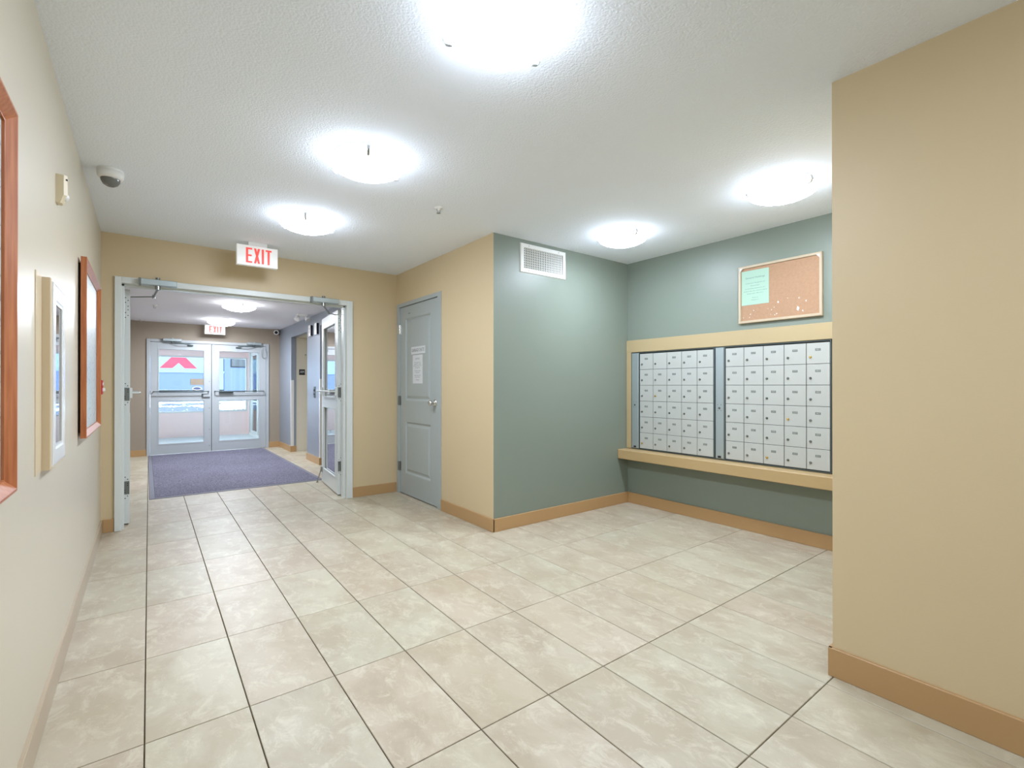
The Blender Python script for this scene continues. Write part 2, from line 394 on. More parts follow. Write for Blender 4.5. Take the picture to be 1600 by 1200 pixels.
# ---- vestibule walls
c = MB(); c.box((L-.12, D+.14, -.01), (L, F, HV))
struct('wall_vestibule_left', c, 'taupe', 'taupe left wall beyond the double door', 'wall')
c = MB(); FX0, FX1, FZ = .045, 1.845, 1.945
c.box((L-.12, F, -.01), (FX0, F+.14, HV)); c.box((FX1, F, -.01), (3.3, F+.14, HV+.1)); c.box((FX0, F, FZ), (FX1, F+.14, HV))
struct('wall_entrance', c, 'taupe', 'taupe wall around the far glass entrance doors', 'wall')
T1 = .085
c = MB()
c.box((W, 8.44, -.01), (W+T1, F, HV)); c.box((W, 6.65, -.01), (W+T1, 7.37, HV)); c.box((W, D+.14, -.01), (W+T1, 5.30, HV))
c.box((W, 7.37, 2.05), (W+T1, 8.44, HV)); c.box((W, 5.30, 2.084), (W+T1, 6.65, HV))
struct('wall_vestibule_right', c, 'greyv', 'slate grey vestibule wall with two side openings', 'wall')
c = MB()
c.box((W+T1, 8.45, -.01), (3.3, 8.55, 2.2)); c.box((W+T1, 7.27, -.01), (3.3, 7.37, 2.2)); c.box((3.2, 7.37, -.01), (3.3, 8.45, 2.2)); c.box((W+T1-.02, 7.36, 2.052), (3.3, 8.46, 2.2))
c.box((W+T1, 6.655, -.01), (3.3, 6.75, 2.2)); c.box((W+T1, 5.20, -.01), (3.3, 5.30, 2.2)); c.box((3.2, 5.30, -.01), (3.3, 6.655, 2.2)); c.box((W+T1-.02, 5.29, 2.086), (3.3, 6.66, 2.2))
struct('wall_side_recess', c, 'cream', 'cream walls inside the two side openings', 'wall')

# ---- baseboards (tan, square topped)
BH, BT = .105, .0125
def bboard(name, F_, spans, label, z0=0, h=BH, m_='base'):
    c = MB()
    for (a, b) in spans: c.fbox(F_, a, b, z0, h, 0, BT, 0, bev=.002)
    return struct(name, c, m_, label, 'baseboard')
bboard('baseboard_left', facing_px(L), [(REAR, D)], 'tan baseboard along the left wall', m_='basel')
bboard('baseboard_front', facing_my(D), [(L+BT, -.196), (1.74, S)], 'tan baseboard beside the open double door')
bboard('baseboard_closet', facing_mx(S), [(-3.258, -(G-BT))], 'tan baseboard right of the grey door')
bboard('baseboard_alcove', facing_my(G), [(S-BT+.001, M-BT)], 'tan baseboard under the slate alcove wall')
bboard('baseboard_mailbox', facing_mx(M), [(-(G), 0)], 'tan baseboard below the mailbox shelf')
c = MB(); c.fbox(facing_mx(S-.003), -.012, -REAR, 0, .115, 0, .0135, 0, bev=.002); c.fbox(Fr((0, 0, 0), (-1, 0, 0), (0, 1, 0)), -M, -(S-.0155), 0, .115, 0, BT)
struct('baseboard_right', c, 'base', 'tan baseboard on the right wall end', 'baseboard')
bboard('baseboard_entrance', facing_my(F), [(L, .012), (1.88, W)], 'tan baseboard either side of the far entrance')
c = MB()
for a, b in ((8.43, F), (6.64, 7.38), (D+.14, 5.31)):
    c.fbox(facing_mx(W), -b, -a, 0, BH, 0, BT)
for yy in (8.44, 6.65): c.fbox(facing_my(yy), W-BT, W+T1, 0, BH, 0, BT)
struct('baseboard_vestibule', c, 'base', 'tan baseboard along the slate vestibule wall', 'baseboard')

# ---- door_1: the open steel and glass double door between lobby and vestibule
d1 = tag(thing('door_1', (.77, D, 0), 'open white steel double door with glass leaves and exit bars', 'door'), kind='structure')
ff = facing_my(D-.022)
c = MB()
c.fbox(ff, -.197, OX0, .0, 2.072, -.185, 0, 0, bev=.003); c.fbox(ff, OX1-.015, 1.74, .0, 2.072, -.185, 0, 0, bev=.003); c.fbox(ff, OX0, OX1-.015, OZ, 2.072, -.185, 0, 0, bev=.003)
c.fbox(ff, OX0, OX0+.016, .0, OZ, -.12, -.055); c.fbox(ff, OX1-.031, OX1-.015, .0, OZ, -.12, -.055); c.fbox(ff, OX0, OX1-.015, OZ-.016, OZ, -.12, -.055)
frame1 = part('door_frame', c, 'whitep', d1)

def hole_pts(z0, n=4):
    return [(.013 if k % 2 else .032, z0+.022*k) for k in range(n)]
def lite_door(root, name, w, h, t, Mx, mirror, bead_both=True, stile=.115, rail_mid=(.94, 1.04), top=.115, bot=.17, bar=True, closer_side=True):
    """leaf in its own frame: x from hinge 0..w, y thickness 0..t (y=0 is the face that looks at the lobby when shut), z up"""
    F0 = Fr((0, 0, 0), (1, 0, 0), (0, -1, 0))
    m = MB(); zb = .012
    m.fbox(F0, 0, stile, zb, h, -t, 0, 0, bev=.0015); m.fbox(F0, w-stile, w, zb, h, -t, 0, 0, bev=.0015)
    m.fbox(F0, stile, w-stile, zb, bot, -t, 0); m.fbox(F0, stile, w-stile, h-top, h, -t, 0); m.fbox(F0, stile, w-stile, rail_mid[0], rail_mid[1], -t, 0)
    leaf = part('door_leaf', m, 'whitep', root, Mx=Mx)
    for (z0, z1) in ((bot, rail_mid[0]), (rail_mid[1], h-top)):
        b = MB()
        b.ring(F0, stile, w-stile, z0, z1, [(0, -.003), (0, .004), (.014, .004), (.018, -.014), (0, -.014)])
        b.ring(F0, stile, w-stile, z0, z1, [(0, -t+.003), (0, -t-.004), (.014, -t-.004), (.018, -t+.014), (0, -t+.014)])
        part('glazing_bead', b, 'whitep', leaf, Mx=Mx)
        g = MB(); g.fbox(F0, stile+.005, w-stile-.005, z0+.005, z1-.005, -t*.5-.003, -t*.5+.003)
        part('glass_pane', g, 'glass', leaf, Mx=Mx)
    return leaf
def pushbar(leaf, w, z, Mx, m='steel', r=.009, off=.065, hub=True):
    b = MB(); b.tube([(.05, -.002, z), (.05, -off, z), (.06, -off-.004, z), (w-.06, -off-.004, z), (w-.05, -off, z), (w-.05, -.002, z)], r, 8)
    for x in (.05, w-.05): b.fbox(Fr((0, 0, 0), (1, 0, 0), (0, -1, 0)), x-.02, x+.02, z-.045, z+.045, 0, .018, 0, bev=.004)
    return part('push_bar', b, m, leaf, Mx=Mx)
LW, LH, LT = .905, 2.0, .045
def edge_hardware(leaf, Mx, holes_top=True, covered=True, hz=((.26, .37), (1.055, 1.165)), right=False):
    # on the hinge edge (x = 0 plane, facing -x of the leaf)
    Fe = Fr((0, 0, 0), (0, -1, 0), (-1, 0, 0))       # u = -y
    for a, b_ in hz:
        m = MB(); m.fbox(Fe, -LT+.004, -.002, a, b_, 0, .003)
        for zz in (a+.018, (a+b_)/2-.02, (a+b_)/2+.02, b_-.018): m.lathe(Fr(Fe.p(-LT/2+(.009 if zz > (a+b_)/2 else -.009), zz, .003), (0, -1, 0), (-1, 0, 0)), [(.004, 0), (.003, .0012), (0, .0013)], 8, 1)
        m.tube([(-.004, LT+.006, a), (-.004, LT+.006, b_)], .008, 8)
        part('hinge', m, ['hinge', 'dark'], leaf, Mx=Mx)
    m = MB()
    zs = []
    for a, b_ in hz: zs += [(-.030, a-.035), (-.014, a-.016), (-.014, b_+.016), (-.030, b_+.035)]
    zs += [(-.030, 1.93), (-.013, 1.908), (-.030, 1.89), (-.013, 1.858), (-.013, 1.828), (-.030, 1.803), (-.013, 1.78), (-.030, 1.762)]
    for u, zz in zs: m.lathe(Fr(Fe.p(u, zz, .0), (0, -1, 0), (-1, 0, 0)), [(.0042, -.001), (.0042, .0008)], 8)
    part('screw_hole', m, 'dark', leaf, kind='stuff', Mx=Mx)

# left leaf, swung back a little past square; local x is along the leaf, y its thickness
# leaf faces: the bar side looks to +x (into the passage)
angL = math.radians(92.0)
ML = Matrix.Translation((-.147, 4.462, 0)) @ Matrix.Rotation(angL, 4, 'Z')   # local x -> +y, local -y -> +x
ML = ML @ Matrix.Translation((0, -LT, 0))                                      # bar face at world x = -.147+.045
leafL = lite_door(d1, 'door_leaf', LW, LH, LT, ML, False)
pushbar(leafL, LW, 1.12, ML, 'whitep')
edge_hardware(leafL, ML)
# right leaf mirrored: swings to the other side
angR = math.radians(84.5)
MR = Matrix.Translation((1.690, 4.462, 0)) @ Matrix.Rotation(angR, 4, 'Z') @ Matrix.Scale(-1, 4, (0, 1, 0)) @ Matrix.Translation((0, -LT, 0))
leafR = lite_door(d1, 'door_leaf', LW, LH, LT, MR, True)
pushbar(leafR, LW, 1.12, MR, 'whitep')
edge_hardware(leafR, MR)
m = MB(); m.tube([(LW-.03, -.012, .16), (LW-.028, -.05, .02), (LW-.028, -.055, .004)], .006, 8); m.fbox(Fr((0, 0, 0), (1, 0, 0), (0, -1, 0)), LW-.055, LW-.01, .13, .19, 0, .015); m.lathe(Fr((LW-.028, -.055, .012), (1, 0, 0), (0, 0, -1), (0, 1, 0)), [(.012, 0), (.014, .01), (0, .011)], 10)
part('kick_down_stop', m, 'steel', leafR, Mx=MR)
m = MB(); m.fbox(Fr((0, 0, 0), (0, -1, 0), (-1, 0, 0)), -LT-.020, -LT-.004, .40, 1.30, -.006, .012)
part('edge_guard', m, 'whitep', leafR, Mx=MR)
for x0, x1, sp, el, end in ((-.03, .215, .085, (.060, 4.46, 1.958), (-.100, 4.66, 1.968)), (1.32, 1.575, 1.43, (1.535, 4.43, 1.952), (1.655, 4.58, 1.958))):
    m = MB(); fc = facing_my(D-.022)
    m.fbox(fc, x0, x1, 2.018, 2.066, 0, .065, 0, bev=.004); m.fbox(fc, x0-.012, x0+.004, 2.012, 2.070, .006, .058, 1); m.tube([(sp, D-.06, 2.07), (sp, D-.06, 2.085)], .016, 10, 1)
    cl = part('door_closer', m, ['alu', 'hinge'], frame1)
    m = MB(); m.tube([(sp, D-.055, 2.018), (sp, D-.055, 1.985)], .018, 10); m.tube([(sp, D-.055, 1.992), el], .010, 8); m.tube([el, end], .005, 6); m.tube([(el[0], el[1], el[2]-.015), (el[0], el[1], el[2]+.015)], .011, 8)
    part('closer_arm', m, 'steel', frame1)

# ---- door_2: grey two-panel garbage room door
d2 = tag(thing('door_2', (S, 3.765, 0), 'grey two-panel garbage chute door with silver knob', 'door'), kind='structure')
fd = facing_mx(S)
c = MB()
c.fbox(fd, -4.268, -4.205, 0, 2.083, -.1, .010, 0, bev=.002); c.fbox(fd, -3.328, -3.262, 0, 2.083, -.1, .010, 0, bev=.002); c.fbox(fd, -4.205, -3.328, 2.043, 2.083, -.1, .010, 0, bev=.002)
c.fbox(fd, -4.205, -3.328, 0, 2.043, -.1, -.06, 1)
part('door_frame', c, ['dgrey', 'dark'], d2)
c = MB(); u0, u1, z0, z1 = -4.202, -3.334, .010, 2.038; n0 = -.006
pu0, pu1 = -4.075, -3.493
rows = [z0, .235, .797, 1.022, 1.910, z1]
def q(a, b, c_, d_, n): return [fd.p(a, c_, n), fd.p(b, c_, n), fd.p(b, d_, n), fd.p(a, d_, n)]
c.fbox(fd, u0, u1, z0, z1, -.050, n0-.014)
c.add(q(u0, pu0, z0, z1, n0), [(0, 1, 2, 3)]); c.add(q(pu1, u1, z0, z1, n0), [(0, 1, 2, 3)])
for a, b in ((z0, .235), (.797, 1.022), (1.910, z1)): c.add(q(pu0, pu1, a, b, n0), [(0, 1, 2, 3)])
for a, b in ((.235, .797), (1.022, 1.910)):
    pr = [(0, n0), (.010, n0-.004), (.018, n0-.012), (.030, n0-.012), (.052, n0-.003)]
    c.ring(fd, pu0, pu1, a, b, pr, 0, closed=False); c.add(q(pu0+.052, pu1-.052, a+.052, b-.052, n0-.003), [(0, 1, 2, 3)])
c.ring(fd, u0, u1, z0, z1, [(0, -.05), (0, n0)], 0, closed=False)
lf = part('door_leaf', c, 'dgrey', d2)
kf = Fr(fd.p(-3.395, 1.015, n0), (0, -1, 0), (-1, 0, 0))
m = MB(); m.lathe(kf, [(.033, 0), (.034, .006), (.026, .012), (.012, .016), (.011, .034), (.022, .042), (.029, .054), (.027, .066), (.016, .073), (0, .075)], 24); part('door_knob', m, 'chrome', lf)
m = MB(); m.fbox(fd, -3.338, -3.326, .965, 1.065, n0-.002, n0+.003); part('latch_plate', m, 'hinge', lf)
for zc in (.30, 1.02, 1.80):
    m = MB(); m.tube([fd.p(-4.203, zc-.05, n0+.008), fd.p(-4.203, zc+.05, n0+.008)], .009, 8); m.fbox(fd, -4.203, -4.18, zc-.05, zc+.05, n0, n0+.003); m.fbox(fd, -4.226, -4.203, zc-.05, zc+.05, .010, .013); part('hinge', m, 'chrome' if zc > 1.5 else 'hinge', lf)

# ---- door_3: far glass entrance double door
d3 = tag(thing('door_3', (.945, F, 0), 'far white glass entrance double door closed behind the mat', 'door'), kind='structure')
c = MB(); f3 = facing_my(F-.02)
c.fbox(f3, .014, .062, 0, 1.978, -.16, 0, 0, bev=.003); c.fbox(f3, 1.828, 1.88, 0, 1.978, -.16, 0, 0, bev=.003); c.fbox(f3, .062, 1.828, 1.932, 1.978, -.16, 0, 0, bev=.003)
fr3 = part('door_frame', c, 'whitep', d3)
W3 = .876
c = MB(); c.fbox(f3, .9385, .9515, .010, 1.93, -.03, -.012); c.fbox(f3, .062, 1.828, 1.926, 1.934, -.06, -.004); part('gap_shadow_strip', c, 'dark', d3)  # dark strips painted in for the shadow lines between leaves and under head
for k, (x0, mir) in enumerate(((.065, False), (1.825, True))):
    Mx = Matrix.Translation((x0, F-.012, 0)) @ (Matrix.Scale(-1, 4, (1, 0, 0)) if mir else Matrix.Identity(4))
    lf = lite_door(d3, 'door_leaf', W3, 1.928, .044, Mx, mir, stile=.100, rail_mid=(.935, 1.045), top=.105, bot=.172)
    b = MB(); b.tube([(.045, -.002, 1.083), (.045, -.06, 1.083), (.06, -.065, 1.083), (W3-.06, -.065, 1.083), (W3-.045, -.06, 1.083), (W3-.045, -.002, 1.083)], .0085, 8)
    if mir: b.fbox(Fr((0, 0, 0), (1, 0, 0), (0, -1, 0)), W3-.33, W3-.11, 1.045, 1.080, 0, .05)
    part('push_bar', b, 'alud', lf, Mx=Mx)
    if not mir:
        b = MB(); b.fbox(Fr((0, 0, 0), (1, 0, 0), (0, -1, 0)), W3-.125, W3-.02, .985, 1.045, 0, .03, 1, bev=.004); b.fbox(Fr((0, 0, 0), (1, 0, 0), (0, -1, 0)), W3-.145, W3-.125, .985, 1.045, 0, .035, 0, bev=.004)
        part('lock_case', b, ['alud', 'whitep'], lf, Mx=Mx)
    b = MB()
    for zz in (1.89, 1.85, 1.82, 1.79) if mir else (1.58, 1.26, .78, .40, .11): b.lathe(Fr((W3-.03, 0, zz), (1, 0, 0), (0, -1, 0)), [(.007, -.001), (.007, .002)], 8)
    part('screw_hole', b, 'hinge', lf, Mx=Mx, kind='stuff')
for x0, x1, s_ in ((.235, .50, 1), (1.50, 1.745, -1)):
    m = MB(); m.fbox(f3, x0, x1, 1.948, 1.992, 0, .055, 0, bev=.004); xc = (x0+x1)/2; m.tube([(xc, F-.05, 1.99), (xc, F-.05, 2.005)], .014, 8)
    part('door_closer', m, 'alu', fr3)
    m = MB(); m.tube([(xc, F-.045, 1.948), (xc, F-.045, 1.915)], .016, 8); m.fbox(f3, min(xc-.12*s_, xc+.27*s_), max(xc-.12*s_, xc+.27*s_), 1.918, 1.930, .015, .03)
    m.tube([(xc, F-.06, 1.92), (xc+.15*s_, F-.13, 1.905), (xc+.29*s_, F-.045, 1.885)], .007, 6); m.fbox(f3, xc+.22*s_, xc+.30*s_, 1.875, 1.90, 0, .02)
    part('closer_arm', m, 'alud', fr3)
m = MB(); pts = [(1.765+.045*math.sin(a)*1.0, F-.045, 1.80-.085*math.cos(a)*1.0) for a in [PI*.98*(k/12.0)*1.0-0 for k in range(13)]]
loop = [(1.79+.042*math.sin(t), F-.04, 1.80-.10*math.cos(t)) for t in [(-.80+1.6*k/16)*PI for k in range(17)]]
m.tube(loop, .004, 6); part('wire_loop', m, 'steel', fr3)

# ================================================================== CEILING LIGHTS
def make_light(loc, opal, label, group, a0=.2):
    r = thing('ceiling_light', loc, label, 'light', group)
    fz = facing_mz(loc[2], loc[0], loc[1])
    m = MB(); m.lathe(fz, [(.0, 0), (.172, .0), (.176, .005), (.176, .026), (.168, .030), (0, .031)], 36); part('base_pan', m, 'white', r)
    m = MB(); m.lathe(fz, [(.192, .040), (.196, .044), (.186, .056), (.150, .075), (.105, .090), (.055, .099), (0, .102), ], 48)
    m2 = MB(); prof = [(.190, .038), (.196, .043), (.184, .057), (.150, .075), (.105, .090), (.055, .099), (.0005, .102)]
    m2.v, m2.f, m2.m, m2.sm = [], [], [], []
    seg = 48
    allp = prof + [(.0005, .096), (.055, .093), (.105, .084), (.148, .069), (.180, .051), (.186, .040)]
    for (rr, h) in allp:
        for k in range(seg):
            a = 2*PI*k/seg; m2.v.append(fz.p(rr*math.cos(a), rr*math.sin(a), h))
    n = len(allp)
    for i in range(n):
        i2 = (i+1) % n
        for k in range(seg):
            k2 = (k+1) % seg; m2.f.append([i*seg+k, i*seg+k2, i2*seg+k2, i2*seg+k]); m2.m.append(1 if i >= 7 or i == 0 else 0); m2.sm.append(True)
    part('glass_bowl', m2, [opal, opal+'in'], r)
    ld = bpy.data.lights.new('bulb', 'AREA'); ld.shape = 'DISK'; ld.size = .15; ld.energy = BULB if opal == 'opal' else BULB_V; ld.color = BULB_COL
    lo = bpy.data.objects.new('bulb', ld); COL.objects.link(lo); lo.parent = r; lo.location = (0, 0, -.105)
    for k in range(3):
        a = a0+2*PI*k/3; ca, sa = math.cos(a), math.sin(a); m = MB()
        P_ = lambda rr, h: fz.p(rr*ca, rr*sa, h)
        tx = fz.p(-sa, ca, 0)-fz.p(0, 0, 0)
        pts = [(.150, .012), (.200, .024), (.207, .045), (.198, .060), (.176, .068)]
        vs = []
        for rr, h in pts: vs += [P_(rr, h)-tx*.007, P_(rr, h)+tx*.007, P_(rr-.004, h-.003)+tx*.007, P_(rr-.004, h-.003)-tx*.007]
        fs = []
        for i in range(len(pts)-1):
            for j in range(4): fs.append((i*4+j, i*4+(j+1) % 4, i*4+4+(j+1) % 4, i*4+4+j))
        fs += [(3, 2, 1, 0), (len(pts)*4-4, len(pts)*4-3, len(pts)*4-2, len(pts)*4-1)]
        m.add(vs, fs); part('clip', m, 'steel', r)
    return r
GL = 'round glass ceiling lights of the lobby'
big = make_light((.960, .548, H), 'opal', 'largest round opal ceiling light, cut by the top edge of the photo', GL)
for loc, lab in (((.962, 1.790, H), 'round opal ceiling light halfway along the lobby, second nearest'),
                 ((.960, 2.985, H), 'round opal ceiling light nearest the open double door, by the hanging exit sign'),
                 ((3.090, 1.790, H), 'round opal ceiling light in the alcove near the white vent and slate corner'),
                 ((3.120, .572, H), 'round opal ceiling light above the cork board end of the alcove'),
                 ((.960, -1.350, H), 'unseen round opal ceiling light added behind the viewpoint to light the right wall')):  # unseen extra fixture, its place chosen for the right wall's brightness
    o = copy_tree(big, loc); o['label'] = lab; o['group'] = GL
lv = make_light((.990, 6.50, HV), 'opalv', 'vestibule ceiling light half hidden by the head of the double door', 'vestibule ceiling lights', .6)
o = copy_tree(lv, (.995, 8.45, HV)); o['label'] = 'vestibule ceiling light just above the far exit sign'

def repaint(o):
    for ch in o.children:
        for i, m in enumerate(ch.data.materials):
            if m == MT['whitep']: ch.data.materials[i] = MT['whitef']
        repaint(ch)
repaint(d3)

# ================================================================== MAILBOX WALL
fm = facing_mx(M)
c = MB(); prt = [(0, 0), (0, .022), (.100, .022), (.100, 0)]
c.fbox(fm, -2.402, -.0, 1.516, 1.638, 0, .022, 0, bev=.002); c.fbox(fm, -2.402, -2.345, .552, 1.516, 0, .022, 0, bev=.002)
struct('trim_1', c, 'trim', 'flat tan trim board framing the mailboxes', 'trim')
c = MB(); c.fbox(fm, -G+.001, 0, .457, .548, 0, .158, 0, bev=.004)
struct('trim_2', c, 'shelfp', 'thick tan shelf below the mailboxes', 'shelf')

PZ = [1.497-.1555*k for k in range(7)]
def mail_bank(u0, u1, strip, ncol, label, nums, brass):
    r = thing('mailbox_bank', (M, -(u0+u1)/2, PZ[-1]), label, 'mailbox', 'wall mailbox banks')
    c = MB(); c.fbox(fm, u0, u1, PZ[-1]-.010, 1.514, .001, .009)                                 # dark body seen as the joints
    c.ring(fm, u0, u1, PZ[-1]-.010, 1.512, [(0, .009), (0, .016), (.005, .016), (.005, .009)], 1)
    part('cabinet_body', c, ['dark', 'alud'], r)
    su0, su1 = strip
    c = MB(); c.fbox(fm, su0, su1, PZ[-1]-.004, 1.506, .009, .021, 0, bev=.004)
    c.fbox(fm, su0-.012 if su0 > u0+.012 else su0-.003, su0-.003, PZ[-1]-.004, 1.506, .009, .018, 1); c.fbox(fm, su1+.003, su1+.012, PZ[-1]-.004, 1.506, .009, .018, 1)
    st = part('lock_strip', c, ['alu', 'alud'], r)
    sm = (su0+su1)/2
    m = MB(); m.lathe(Fr(fm.p(sm, .992, .021), (0, -1, 0), (-1, 0, 0)), [(.009, 0), (.009, .004), (.004, .004), (0, .0042)], 14)
    for a in (-.014, .014):
        for b in (-.022, .028): m.lathe(Fr(fm.p(sm+a, .992+b, .021), (0, -1, 0), (-1, 0, 0)), [(.0035, 0), (.002, .002), (0, .0021)], 8)
    part('strip_lock', m, 'locks', st)
    m = MB(); m.fbox(fm, sm-.014, sm+.014, PZ[-1]+.004, PZ[-1]+.020, .021, .024); part('arrow_plate', m, 'black', st)
    a0 = su1+.014; a1 = u1-.007; cw = (a1-a0)/ncol
    # prototype door at its own origin: top-left corner
    ch = .1555; gx, gz = .0022, .0016
    origin = Vector((M, -a0, PZ[0]))
    fo = Fr(origin, (0, -1, 0), (-1, 0, 0))
    m = MB(); m.fbox(fo, gx, cw-gx, -ch+gz, -gz, .006, .0155, 0, bev=.0012)
    dproto = part('mailbox_door', m, 'mail', r, loc=origin)
    kf = Fr(fo.p(.028, -.104, .0155), (0, -1, 0), (-1, 0, 0))
    m = MB(); m.lathe(kf, [(.0092, 0), (.0095, .004), (.0075, .007), (.003, .0071), (.0025, .004), (0, .0039)], 14)
    lproto = part('lock', m, 'locks', dproto)
    doors = [[None]*ncol for _ in range(6)]
    for rr in range(6):
        for cc in range(ncol):
            if rr == 0 and cc == 0: d = dproto; lk = lproto
            else:
                d = dproto.copy(); COL.objects.link(d); lk = lproto.copy(); COL.objects.link(lk); lk.parent = d
            d.location = origin - Vector(r.location) + Vector((0, -cw*cc, -ch*rr))
            if (rr, cc) in brass:
                lk.data = lk.data.copy(); lk.data.materials[0] = MT['brass']; lk['label'] = 'brass lock'
            txt = nums[rr][cc]
            if txt:
                f_ = Fr(origin + Vector((0, -cw*cc, -ch*rr)), (0, -1, 0), (-1, 0, 0))
                m = MB(); m.fbox(f_, cw/2-.018, cw/2+.018, -.060, -.043, .0155, .0162); m.text(f_, txt, .0165, cw/2, -.0515, .0165, 1, sx=1.1)
                part('number_label', m, ['plate', 'mail'], d)
    return r
n1 = [[str(100*(1+(cc*6+rr)//10)+(2+(cc*6+rr) % 10*2)) for cc in range(5)] for rr in range(6)]
n1[0][1] = ''
n2 = [[str(100*(2+(cc*6+rr)//12)+(1+(cc*6+rr) % 12*2)) for cc in range(5)] for rr in range(6)]
mail_bank(-2.345, -1.459, (-2.338, -2.256), 5, 'left bank of thirty putty mailboxes beside the slate corner', n1, {(2, 1), (5, 0)})
mail_bank(-1.457, -.572, (-1.446, -1.372), 5, 'right bank of thirty putty mailboxes next to the beige wall end', n2, {(5, 2), (0, 4), (3, 3)})

# ---- cork board with its papers
cb = thing('cork_board', (M, .934, 1.69), 'cork notice board in a pale wooden frame above the mailboxes', 'notice board')
u0, u1, z0, z1 = -1.243, -.626, 1.690, 2.156
c = MB(); c.ring(fm, u0, u1, z0, z1, [(0, 0), (0, .022), (.004, .025), (.018, .025), (.022, .014), (.022, 0)]); part('board_frame', c, 'corkf', cb)
c = MB(); c.fbox(fm, u0+.015, u1-.015, z0+.015, z1-.015, .001, .013); part('cork_panel', c, 'cork', cb)
for uu, zz in ((u0+.022, z1-.022), (u1-.022, z1-.022)):
    m = MB(); s_ = 1 if uu < -1 else -1; m.poly(fm, [(uu-.008*s_, zz+.006), (uu+.018*s_, zz+.006), (uu-.006*s_, zz-.02)][::s_], .0251, .0256); part('corner_tape', m, 'paper', cb)
m = MB(); m.fbox(fm, -1.219, -1.003, 1.836, 2.115, .0135, .0142)
lines = [('General Holdings', .021, 2.055), ('Condominium Management Ltd', .0115, 2.012), ('please contact', .0115, 1.990), ('for all building maintenance, and', .0115, 1.968), ('concerns about the common property', .0115, 1.948), ('during regular office hours', .0115, 1.928), ('Thank you', .011, 1.893), ('Management', .011, 1.875)]
for t, s_, zz in lines: m.text(fm, t, s_, -1.111, zz, .0144, 1, sx=1.05)
nt_ = part('paper_notice', m, ['green', 'ink'], loc=(M, -0, 0)); tag(nt_, 'pale green printed notice pinned to the left of the cork board', 'notice')
sc_pts = [(-.935, 1.830, .012), (-.865, 1.852, .005), (-.784, 1.842, .008), (-.736, 1.814, .008), (-.793, 1.762, .016), (-.758, 1.742, .009), (-1.122, 1.789, .006), (-1.148, 1.761, .006),
          (-.983, 1.777, .005), (-.959, 1.734, .007), (-.945, 1.742, .007), (-1.205, 1.737, .005), (-.964, 1.794, .005), (-1.01, 1.79, .004), (-1.155, 1.735, .006), (-.99, 1.742, .004)]
for k, (uu, zz, s_) in enumerate(sc_pts):
    n = random.choice((4, 5)); a0 = random.random()*6; el = 1.9 if k == 4 else 1.2
    pts = [(uu+s_*.75*math.cos(a0+2*PI*i/n)*random.uniform(.5, 1), zz+s_*el*.8*math.sin(a0+2*PI*i/n)*random.uniform(.6, 1)) for i in range(n)]
    m = MB(); m.poly(fm, pts, .0132, .0142)
    o = part('paper_scrap', m, 'paper', loc=(M, -uu, zz)); lab = {4: 'largest torn white scrap, a tall sliver low on the cork board right of centre', 0: 'wedge shaped white scrap just right of the green notice bottom corner',
           1: 'small white scrap right of the wedge scrap on the cork board, above the tall sliver', 2: 'flat white scrap highest of those on the cork board, above the tall sliver', 3: 'white scrap farthest to the right on the cork board',
           5: 'slanted white scrap just right of the tall sliver on the cork board', 6: 'small scrap under the middle of the green notice', 11: 'scrap in the bottom left corner of the cork board'}.get(k)
    tag(o, lab or 'tiny torn white scrap in the loose cluster low on the cork board', 'paper', 'torn paper scraps on the cork board' if lab is None else None)

# ---- vent
fg = facing_my(G)
vt = thing('air_vent', (2.77, G, 2.14), 'white air vent grille high on the slate alcove wall', 'vent')
u0, u1, z0, z1 = 2.508, 3.033, 2.142, 2.392
c = MB(); c.ring(fg, u0, u1, z0, z1, [(0, 0), (.004, .010), (.036, .014), (.040, .006), (.040, 0)]); part('vent_frame', c, 'white', vt)
c = MB(); c.fbox(fg, u0+.038, u1-.038, z0+.038, z1-.038, .0005, .002); part('duct_back', c, 'dark', vt)
ns = 22; base = None
for k in range(ns):
    x = u0+.044+(u1-u0-.088)*(k+.5)/ns
    if base is None:
        m = MB(); m.add([fg.p(x-.0035, z0+.038, .0045), fg.p(x+.0035, z0+.038, .011), fg.p(x+.0035, z1-.038, .011), fg.p(x-.0035, z1-.038, .0045),
                         fg.p(x-.0025, z0+.038, .0035), fg.p(x+.0045, z0+.038, .010), fg.p(x+.0045, z1-.038, .010), fg.p(x-.0025, z1-.038, .0035)],
                        [(0, 1, 2, 3), (7, 6, 5, 4), (1, 5, 6, 2), (0, 3, 7, 4), (0, 4, 5, 1), (3, 2, 6, 7)])
        base = part('slat', m, 'white', vt); bx = x
    else:
        o = base.copy(); COL.objects.link(o); o.location = (x-bx, 0, 0)
for k in range(8):
    z = z0+.044+(z1-z0-.088)*(k+.5)/8
    if k == 0: m = MB(); m.fbox(fg, u0+.038, u1-.038, z-.002, z+.002, .0022, .0040); hb = part('cross_slat', m, 'white', vt); hz0 = z
    else: o = hb.copy(); COL.objects.link(o); o.location = (0, 0, z-hz0)
m = MB()
for xx in (u0+.09, u1-.09):
    for zz in (z0+.02, z1-.02): m.lathe(Fr(fg.p(xx, zz, .0125), (1, 0, 0), (0, -1, 0)), [(.005, 0), (.003, .002), (0, .0021)], 8)
part('screw', m, 'steel', vt)

